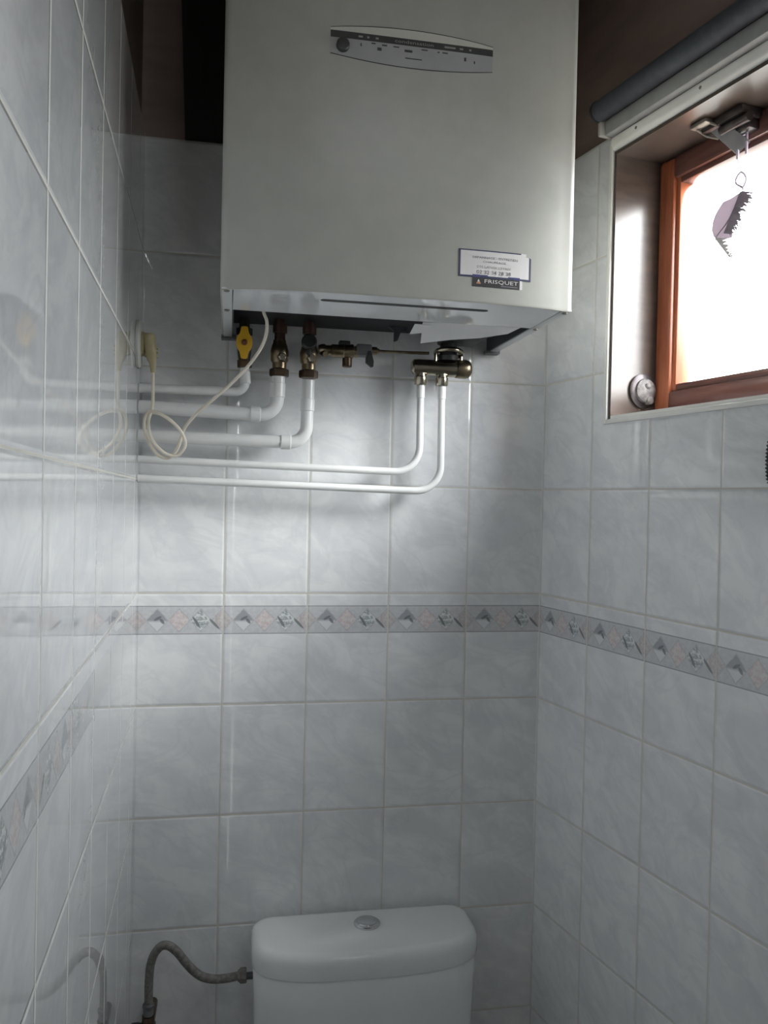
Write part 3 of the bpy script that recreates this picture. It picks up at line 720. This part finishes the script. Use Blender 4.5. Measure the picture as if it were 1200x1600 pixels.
# ------------------------------------------------------------------ pipes (left wall to boiler connections)
def pipe(name, label, group, pts, rad, r, collars):
    t = thing(name, label, 'pipe', V(*pts[0]), group)
    b = BM(); add_tube(b, rounded([V(*p) for p in pts], rad, 10), r, 20); build(b, 'tube', M['pipe'], t)
    for a, c, cr in collars:
        b = BM(); A, C = V(*a), V(*c); L_ = (C-A).length
        add_lathe(b, A, C-A, [(0, cr*.9), (.001, cr), (L_-.001, cr), (L_, cr*.9)], 24); build(b, 'coupling', M['pipe'], t)
    return t
Y1, Y2 = -0.046, -0.050
pipe('gas_pipe', 'topmost white wall pipe, running to the valve with the yellow handle', None,
     [(0.004, Y1, .3587), (0.1835, Y1, .3600), (0.1810, Y1, .402)], 0.018, .0080, [((.1830, Y1, .374), (.1815, Y1, .396), .0095)])
pipe('heating_pipe', 'thick white wall pipe second from the top, elbow below the left copper valve', 'thick white heating pipes',
     [(0.004, Y2, .3262), (0.2380, Y2, .3205), (0.2400, Y2, .392)], 0.030, .0118, [((.192, Y2, .3216), (.210, Y2, .3212), .0140), ((.2386, Y2, .352), (.2392, Y2, .378), .0134)])
pipe('heating_pipe', 'thick white wall pipe third from the top, elbow below the right copper valve', 'thick white heating pipes',
     [(0.004, Y2, .2765), (0.2910, Y2, .2738), (0.2930, Y2, .385)], 0.030, .0112, [((.246, Y2, .2742), (.264, Y2, .2741), .0132), ((.2920, Y2, .330), (.2924, Y2, .352), .0126)])
pipe('water_pipe', 'thin white wall pipe bending up to the left nut of the brass unit', 'thin white water pipes',
     [(0.004, Y2, .2362), (0.4985, Y2, .2265), (0.4975, Y2, .388)], 0.046, .0066, [((.4977, Y2, .362), (.4975, Y2, .386), .0076)])
pipe('water_pipe', 'lowest thin white wall pipe, bending up to the right nut of the brass unit', 'thin white water pipes',
     [(0.004, Y2, .2034), (0.5390, Y2, .1925), (0.5372, Y2, .388)], 0.046, .0066, [((.5375, Y2, .362), (.5372, Y2, .386), .0076)])

# gas valve
gv = thing('gas_valve', 'gas valve with a yellow butterfly handle under the left end of the boiler', 'valve', V(.180, Y1, .402))
b = BM(); add_lathe(b, V(.1808, Y1, .4025), (-.01, 0, 1), [(0, .0125), (.013, .0125), (.0135, .0095)], 6); build(b, 'nut', M['dark_brass'], gv, smooth=0)
b = BM(); add_lathe(b, V(.1800, Y1, .4155), (-.01, 0, 1), [(0, .010), (.012, .012), (.026, .013), (.038, .012), (.045, .009), (.071, .009)], 20)
add_lathe(b, V(.1795, Y1, .459), (0, 0, 1), [(0, .014), (.012, .014)], 6); add_tube(b, [V(.1793, Y1, .4405), V(.1793, Y1-.024, .4405)], .006, 12); build(b, 'valve_body', M['black_plastic'], gv)
b = BM(); hp = []
half = [(.0000, .0275), (.0040, .0272), (.0058, .0255), (.0066, .0200), (.0080, .0150), (.0118, .0100), (.0135, .0040), (.0135, -.0040), (.0118, -.0100), (.0080, -.0150), (.0066, -.0200), (.0058, -.0255), (.0040, -.0272), (.0, -.0275)]
hp = [(.1793+x, .4415+z) for x, z in half]+[(.1793-x, .4415+z) for x, z in half[-2:0:-1]]
add_prism(b, hp, lambda x, z, d: V(x, d, z), Y1-.030, Y1-.022); build(b, 'yellow_handle', M['yellow'], gv)
b = BM(); add_lathe(b, V(.1793, Y1-.030, .4415), (0, -1, 0), [(0, .0052), (.002, .0048), (.003, .003)], 16); build(b, 'handle_screw', M['red_hub'], gv)

# two copper / brass isolating valves
def iso(x, label, black):
    t = thing('isolating_valve', label, 'valve', V(x, Y2, .387), 'copper valves under the boiler')
    b = BM(); add_lathe(b, V(x, Y2, .389), (0, 0, 1), [(0, .0160), (.002, .0172), (.012, .0172), (.014, .0150)], 6); build(b, 'union_nut', M['dark_brass'], t, smooth=0)
    b = BM(); add_lathe(b, V(x, Y2, .403), (0, 0, 1), [(0, .0125), (.010, .0125), (.014, .0155), (.030, .0165), (.040, .0140), (.046, .0115), (.050, .0115)], 24); build(b, 'valve_body', M['brass'], t)
    b = BM(); add_lathe(b, V(x, Y2-.008, .421), (0.25, -1, 0), [(0, .0075), (.016, .0075), (.017, .006)], 6); build(b, 'spindle', M['nickel'], t, smooth=0)
    b = BM(); add_tube(b, [V(x, Y2, .452), V(x, Y2, .490)], .0095, 18); add_lathe(b, V(x, Y2, .466), (0, 0, 1), [(0, .0125), (.014, .0125)], 18); build(b, 'copper_tail', M['copper'], t)
    if black:
        b = BM(); add_lathe(b, V(x-.002, Y2-.012, .448), (0, -1, 0.1), [(0, .010), (.006, .0135), (.014, .0135), (.017, .011)], 18); add_box(b, (x-.0055, Y2-.028, .425), (x+.0015, Y2-.018, .446), bevel=.002); build(b, 'black_knob', M['black_plastic'], t)
    return t
iso(.2412, 'left copper and brass valve under the boiler, no knob', False)
iso(.2930, 'right copper and brass valve under the boiler, with a black knob', True)

# filling loop between the right valve and the brass unit
fl = thing('filling_valve', 'horizontal brass filling valve with grey block and black lever between the valves', 'valve', V(.36, Y2, .43))
ZF = .4412
b = BM(); add_lathe(b, V(.3095, Y2, ZF-.001), (1, 0, 0), [(0, .008), (.006, .011), (.012, .011), (.0125, .009), (.022, .009), (.024, .0115), (.044, .0115), (.046, .013), (.062, .013), (.064, .010), (.070, .010)], 20)
add_lathe(b, V(.3175, Y2-.004, .434), (0.3, -1, -.3), [(0, .006), (.012, .005)], 12); build(b, 'brass_body', M['brass'], fl)
b = BM(); add_lathe(b, V(.3615, Y2, .432), (0, 0, -1), [(0, .0065), (.004, .0065), (.0045, .0085), (.0185, .0088), (.020, .0075)], 16); build(b, 'drain_cap', M['dark_brass'], fl)
b = BM(); add_box(b, (.346, Y2-.008, .450), (.366, Y2+.008, .458), bevel=.002); build(b, 'top_cap', M['black_plastic'], fl)
b = BM(); add_box(b, (.377, Y2-.011, .4325), (.405, Y2+.011, .4535), bevel=.003); build(b, 'grey_block', M['grey_plastic'], fl)
b = BM(); add_prism(b, [(.396, .440), (.402, .440), (.407, .422), (.4065, .413), (.403, .4115), (.393, .419), (.393, .428)], lambda x, z, d: V(x, d, z), Y2-.018, Y2-.010); build(b, 'black_lever', M['black_plastic'], fl)
b = BM(); add_lathe(b, V(.405, Y2, .4435), (1, 0, 0), [(0, .0075), (.010, .0075), (.011, .005), (.014, .005)], 12); add_tube(b, [V(.418, Y2, .4435), V(.470, Y2, .4440), V(.512, Y2, .4450)], .0027, 10); build(b, 'filling_tube', M['brass'], fl)

# brass unit over the two thin pipes
mu = thing('brass_manifold', 'shiny brass backflow unit with a ring on top, above the two thin white pipes', 'manifold', V(.53, Y2, .388))
b = BM(); ZM = .4190
add_lathe(b, V(.4800, Y2, ZM), (1, 0, 0), [(0, .010), (.003, .0135), (.012, .0145), (.060, .0145), (.064, .0155), (.082, .0155)], 28); build(b, 'manifold_body', M['nickel'], mu)
b = BM(); add_lathe(b, V(.5630, Y2, ZM), (1, 0, 0), [(0, .0165), (.006, .0175), (.018, .0175), (.024, .0160), (.028, .0115), (.0295, .005)], 28); build(b, 'end_cap', M['brass'], mu)
for x in (.4975, .5372):
    b = BM(); add_lathe(b, V(x, Y2, .3865), (0, 0, 1), [(0, .0108), (.0015, .0118), (.014, .0118), (.0155, .010), (.024, .0095)], 6 if False else 16)
    build(b, 'pipe_nut', M['nickel'], mu)
b = BM(); add_torus(b, V(.5480, Y2-.004, .4455), (0.06, 0.18, 1), .0240, .0044); add_tube(b, [V(.523, Y2-.006, .430), V(.523, Y2-.006, .444)], .003, 10); add_tube(b, [V(.571, Y2-.006, .430), V(.571, Y2-.006, .446)], .003, 10); build(b, 'ring', M['nickel'], mu)
b = BM(); add_lathe(b, V(.548, Y2, .433), (0, 0, 1), [(0, .017), (.008, .019), (.010, .016), (.058, .0145)], 24); build(b, 'funnel', M['black_plastic'], mu)

# ------------------------------------------------------------------ cable, plug and socket
CORD = [(0.2040,-0.2280,0.4870),(0.2062,-0.2150,0.4646),(0.2118,-0.2050,0.4521),(0.2118,-0.1900,0.4350),(0.2037,-0.1750,0.4139),(0.1822,-0.1600,0.3843),(0.1522,-0.1450,0.3538),(0.1166,-0.1300,0.3227),(0.0930,-0.1200,0.2996),(0.0814,-0.1100,0.2820),(0.0763,-0.1050,0.2631),(0.0690,-0.1000,0.2482),(0.0567,-0.0980,0.2373),(0.0410,-0.0970,0.2421),(0.0293,-0.0960,0.2567),(0.0206,-0.0940,0.2747),(0.0172,-0.0940,0.2937),(0.0226,-0.1000,0.3114),(0.0342,-0.1150,0.3124),(0.0554,-0.1250,0.3029),(0.0730,-0.1250,0.2879),(0.0832,-0.1200,0.2729),(0.0853,-0.1150,0.2574),(0.0739,-0.1100,0.2425),(0.0595,-0.1100,0.2421),(0.0472,-0.1120,0.2490),(0.0359,-0.1130,0.2612),(0.0284,-0.1120,0.2767),(0.0256,-0.1080,0.2980),(0.0309,-0.1030,0.3199),(0.0312,-0.1000,0.3488),(0.0307,-0.1000,0.3800)]
pc = thing('power_cord', 'cream power cable looped in a knot, hanging from the boiler to the wall plug', 'cable', V(0.06, -0.11, 0.2373))
b = BM(); add_tube(b, catmull([V(*c) for c in CORD], 5), .0027, 10); build(b, 'cable', M['cream'], pc)
b = BM()
rings = []
for z, hx, hy, cx_ in ((.378, .0035, .0045, .0305), (.392, .0055, .0075, .0300), (.398, .0075, .0100, .0285), (.412, .0095, .0150, .0265), (.424, .0105, .0180, .0250), (.436, .0100, .0185, .0245), (.441, .0080, .0150, .0245)):
    rings.append([V(cx_+hx*math.copysign(abs(cos(a))**.7, cos(a)), -0.100+hy*math.copysign(abs(sin(a))**.7, sin(a)), z) for a in [2*pi*i/20 for i in range(20)]])
loft(b, rings)
for zz in (.405, .412, .419): add_torus(b, V(.0275, -0.100, zz), (0, 0, 1), .0105, .0012, 20, 8)
build(b, 'plug', M['yellowed'], pc)
ws = thing('wall_socket', 'round pale wall socket on the left wall behind the yellowed plug', 'socket', Lp(0.092, 0.0, 0.386), mat=ML)
nin = ML.to_3x3() @ Vector((0, 1, 0))
b = BM(); add_lathe(b, Lp(0.092, 0.0003, 0.425), nin, [(0, .040), (.004, .040), (.0075, .036), (.008, .024)], 40); build(b, 'cover_plate', M['socket'], ws)
b = BM(); add_lathe(b, Lp(0.098, 0.008, 0.425), nin, [(0, .0205), (.004, .020), (.005, .018)], 32); build(b, 'socket_insert', M['yellowed'], ws)

# ------------------------------------------------------------------ toilet
to = thing('toilet', 'white ceramic close-coupled toilet cistern and bowl standing below the boiler', 'toilet', V(.411, -0.30, FL))
def dshape(hw, yb, ys, yfm, e, rc, n=40):
    """plan of the cistern: straight back, rounded back corners, bowed front"""
    cx_ = 0.4115; pts = []
    for i in range(7):
        a = pi/2*i/6; pts.append((cx_+hw-rc+rc*sin(pi/2-a)*1.0 if False else cx_+hw-rc+rc*cos(a), yb-rc+rc*sin(a)))
    for i in range(7):
        a = pi/2+pi/2*i/6; pts.append((cx_-hw+rc+rc*cos(a), yb-rc+rc*sin(a)))
    for i in range(n+1):
        th = pi+pi*i/n; ct, st_ = cos(th), sin(th)
        pts.append((cx_+hw*math.copysign(abs(ct)**e, ct), ys-(ys-yfm)*abs(st_)**e))
    return pts
def ring_at(p, z): return [V(x, y, z) for x, y in p]
b = BM(); L0 = dict(yb=-0.012, ys=-0.075, e=0.62)
def lid(h, inset): return ring_at(dshape(0.2005-inset, -0.012-inset, -0.085, -0.170+inset, 0.70, 0.034-inset*.5), h)
loft(b, [lid(-.6285, .004), lid(-.6275, .001), lid(-.624, 0), lid(-.604, 0), lid(-.596, .0012), lid(-.5895, .0045), lid(-.5858, .0095), lid(-.5845, .016)])
ld = build(b, 'cistern_lid', M['ceramic'], to, smooth=50)
b = BM()
def tk(h, k_): return ring_at(dshape(0.1985-k_, -0.013-k_*.3, -0.083, -0.167+k_, 0.70, 0.032), h)
loft(b, [tk(-.985, .030), tk(-.975, .020), tk(-.95, .014), tk(-.80, .006), tk(-.68, .002), tk(-.6325, .001), tk(-.6295, .004)])
ci = build(b, 'cistern', M['ceramic'], to, smooth=50)
b = BM(); BC = V(.4155, -0.0735, -.5846)
add_lathe(b, BC, (0, 0, 1), [(0, .0235), (.003, .0235), (.005, .021), (.0052, .0185)], 36); build(b, 'button_rim', M['chrome'], ld)
b = BM(); add_lathe(b, BC+Vector((0, 0, .0035)), (0, 0, 1), [(0, .0180), (.003, .0178), (.0045, .015), (.005, .008)], 32); build(b, 'flush_button', M['chrome'], ld)
b = BM()
def oval(cy_, a_, bb, z, e=1.0, n=40): return [V(.4115+a_*math.copysign(abs(cos(t))**e, cos(t)), cy_+bb*math.copysign(abs(sin(t))**e, sin(t)), z) for t in [2*pi*i/n for i in range(n)]]
loft(b, [oval(-.29, .115, .21, FL+.001), oval(-.29, .110, .20, FL+.03), oval(-.29, .095, .17, FL+.15), oval(-.30, .120, .20, FL+.25), oval(-.335, .172, .265, FL+.36), oval(-.345, .180, .28, FL+.395), oval(-.345, .178, .278, FL+.40)])
add_box(b, (.30, -.17, FL+.25), (.523, -.015, FL+.428), bevel=.015)
build(b, 'bowl', M['ceramic'], to, smooth=50)
b = BM(); loft(b, [oval(-.375, .178, .225, FL+.402, .9), oval(-.375, .185, .232, FL+.408, .9), oval(-.375, .185, .232, FL+.428, .9), oval(-.375, .172, .220, FL+.438, .9), oval(-.375, .09, .12, FL+.442, .9)]); build(b, 'seat_cover', M['ceramic'], to, smooth=50)
b = BM(); add_tube(b, [V(.2035, -0.085, -.6535), V(.222, -0.085, -.6535)], .006, 14); build(b, 'inlet', M['grey_plastic'], ci)

# supply hose and stop valve on the left of the cistern
YH = -0.085
ho = thing('supply_hose', 'grey braided water hose curving up and over to the left side of the toilet cistern', 'hose', V(.04, YH, -.70))
HP = [(.190,-.652),(.172,-.6545),(.150,-.6545),(.130,-.6490),(.114,-.6370),(.100,-.6205),(.086,-.6020),(.072,-.5905),(.060,-.5900),(.049,-.6020),(.0425,-.622),(.0405,-.650),(.0405,-.690)]
b = BM(); add_tube(b, catmull([V(x, YH, z) for x, z in HP], 5), .0072, 16); build(b, 'braided_hose', M['hose'], ho)
b = BM(); add_lathe(b, V(.1885, YH, -.652), (1, 0, 0), [(0, .0085), (.003, .0105), (.005, .0125), (.014, .0125), (.0155, .011)], 6); build(b, 'hose_nut', M['hose'], ho, smooth=0)
b = BM(); add_lathe(b, V(.0405, YH, -.686), (0, 0, -1), [(0, .0085), (.002, .0100), (.006, .0100), (.008, .0085), (.020, .0085)], 16); build(b, 'hose_ferrule', M['grey_plastic'], ho)
sv = thing('stop_valve', 'dark angle stop valve at the foot of the grey hose, bottom left', 'valve', V(.0405, YH, -.76))
b = BM(); add_lathe(b, V(.0405, YH, -.7065), (0, 0, -1), [(0, .0105), (.012, .0105), (.014, .0125), (.040, .0125), (.044, .009)], 16)
add_tube(b, [V(.0405, YH, -.735), V(.0405, -0.001, -.735)], .009, 16); build(b, 'valve_body', M['dark_brass'], sv)
b = BM(); add_lathe(b, V(.030, YH-.002, -.726), (-1, 0, 0), [(0, .007), (.006, .009), (.016, .009), (.018, .007)], 10); build(b, 'valve_handle', M['black_plastic'], sv)
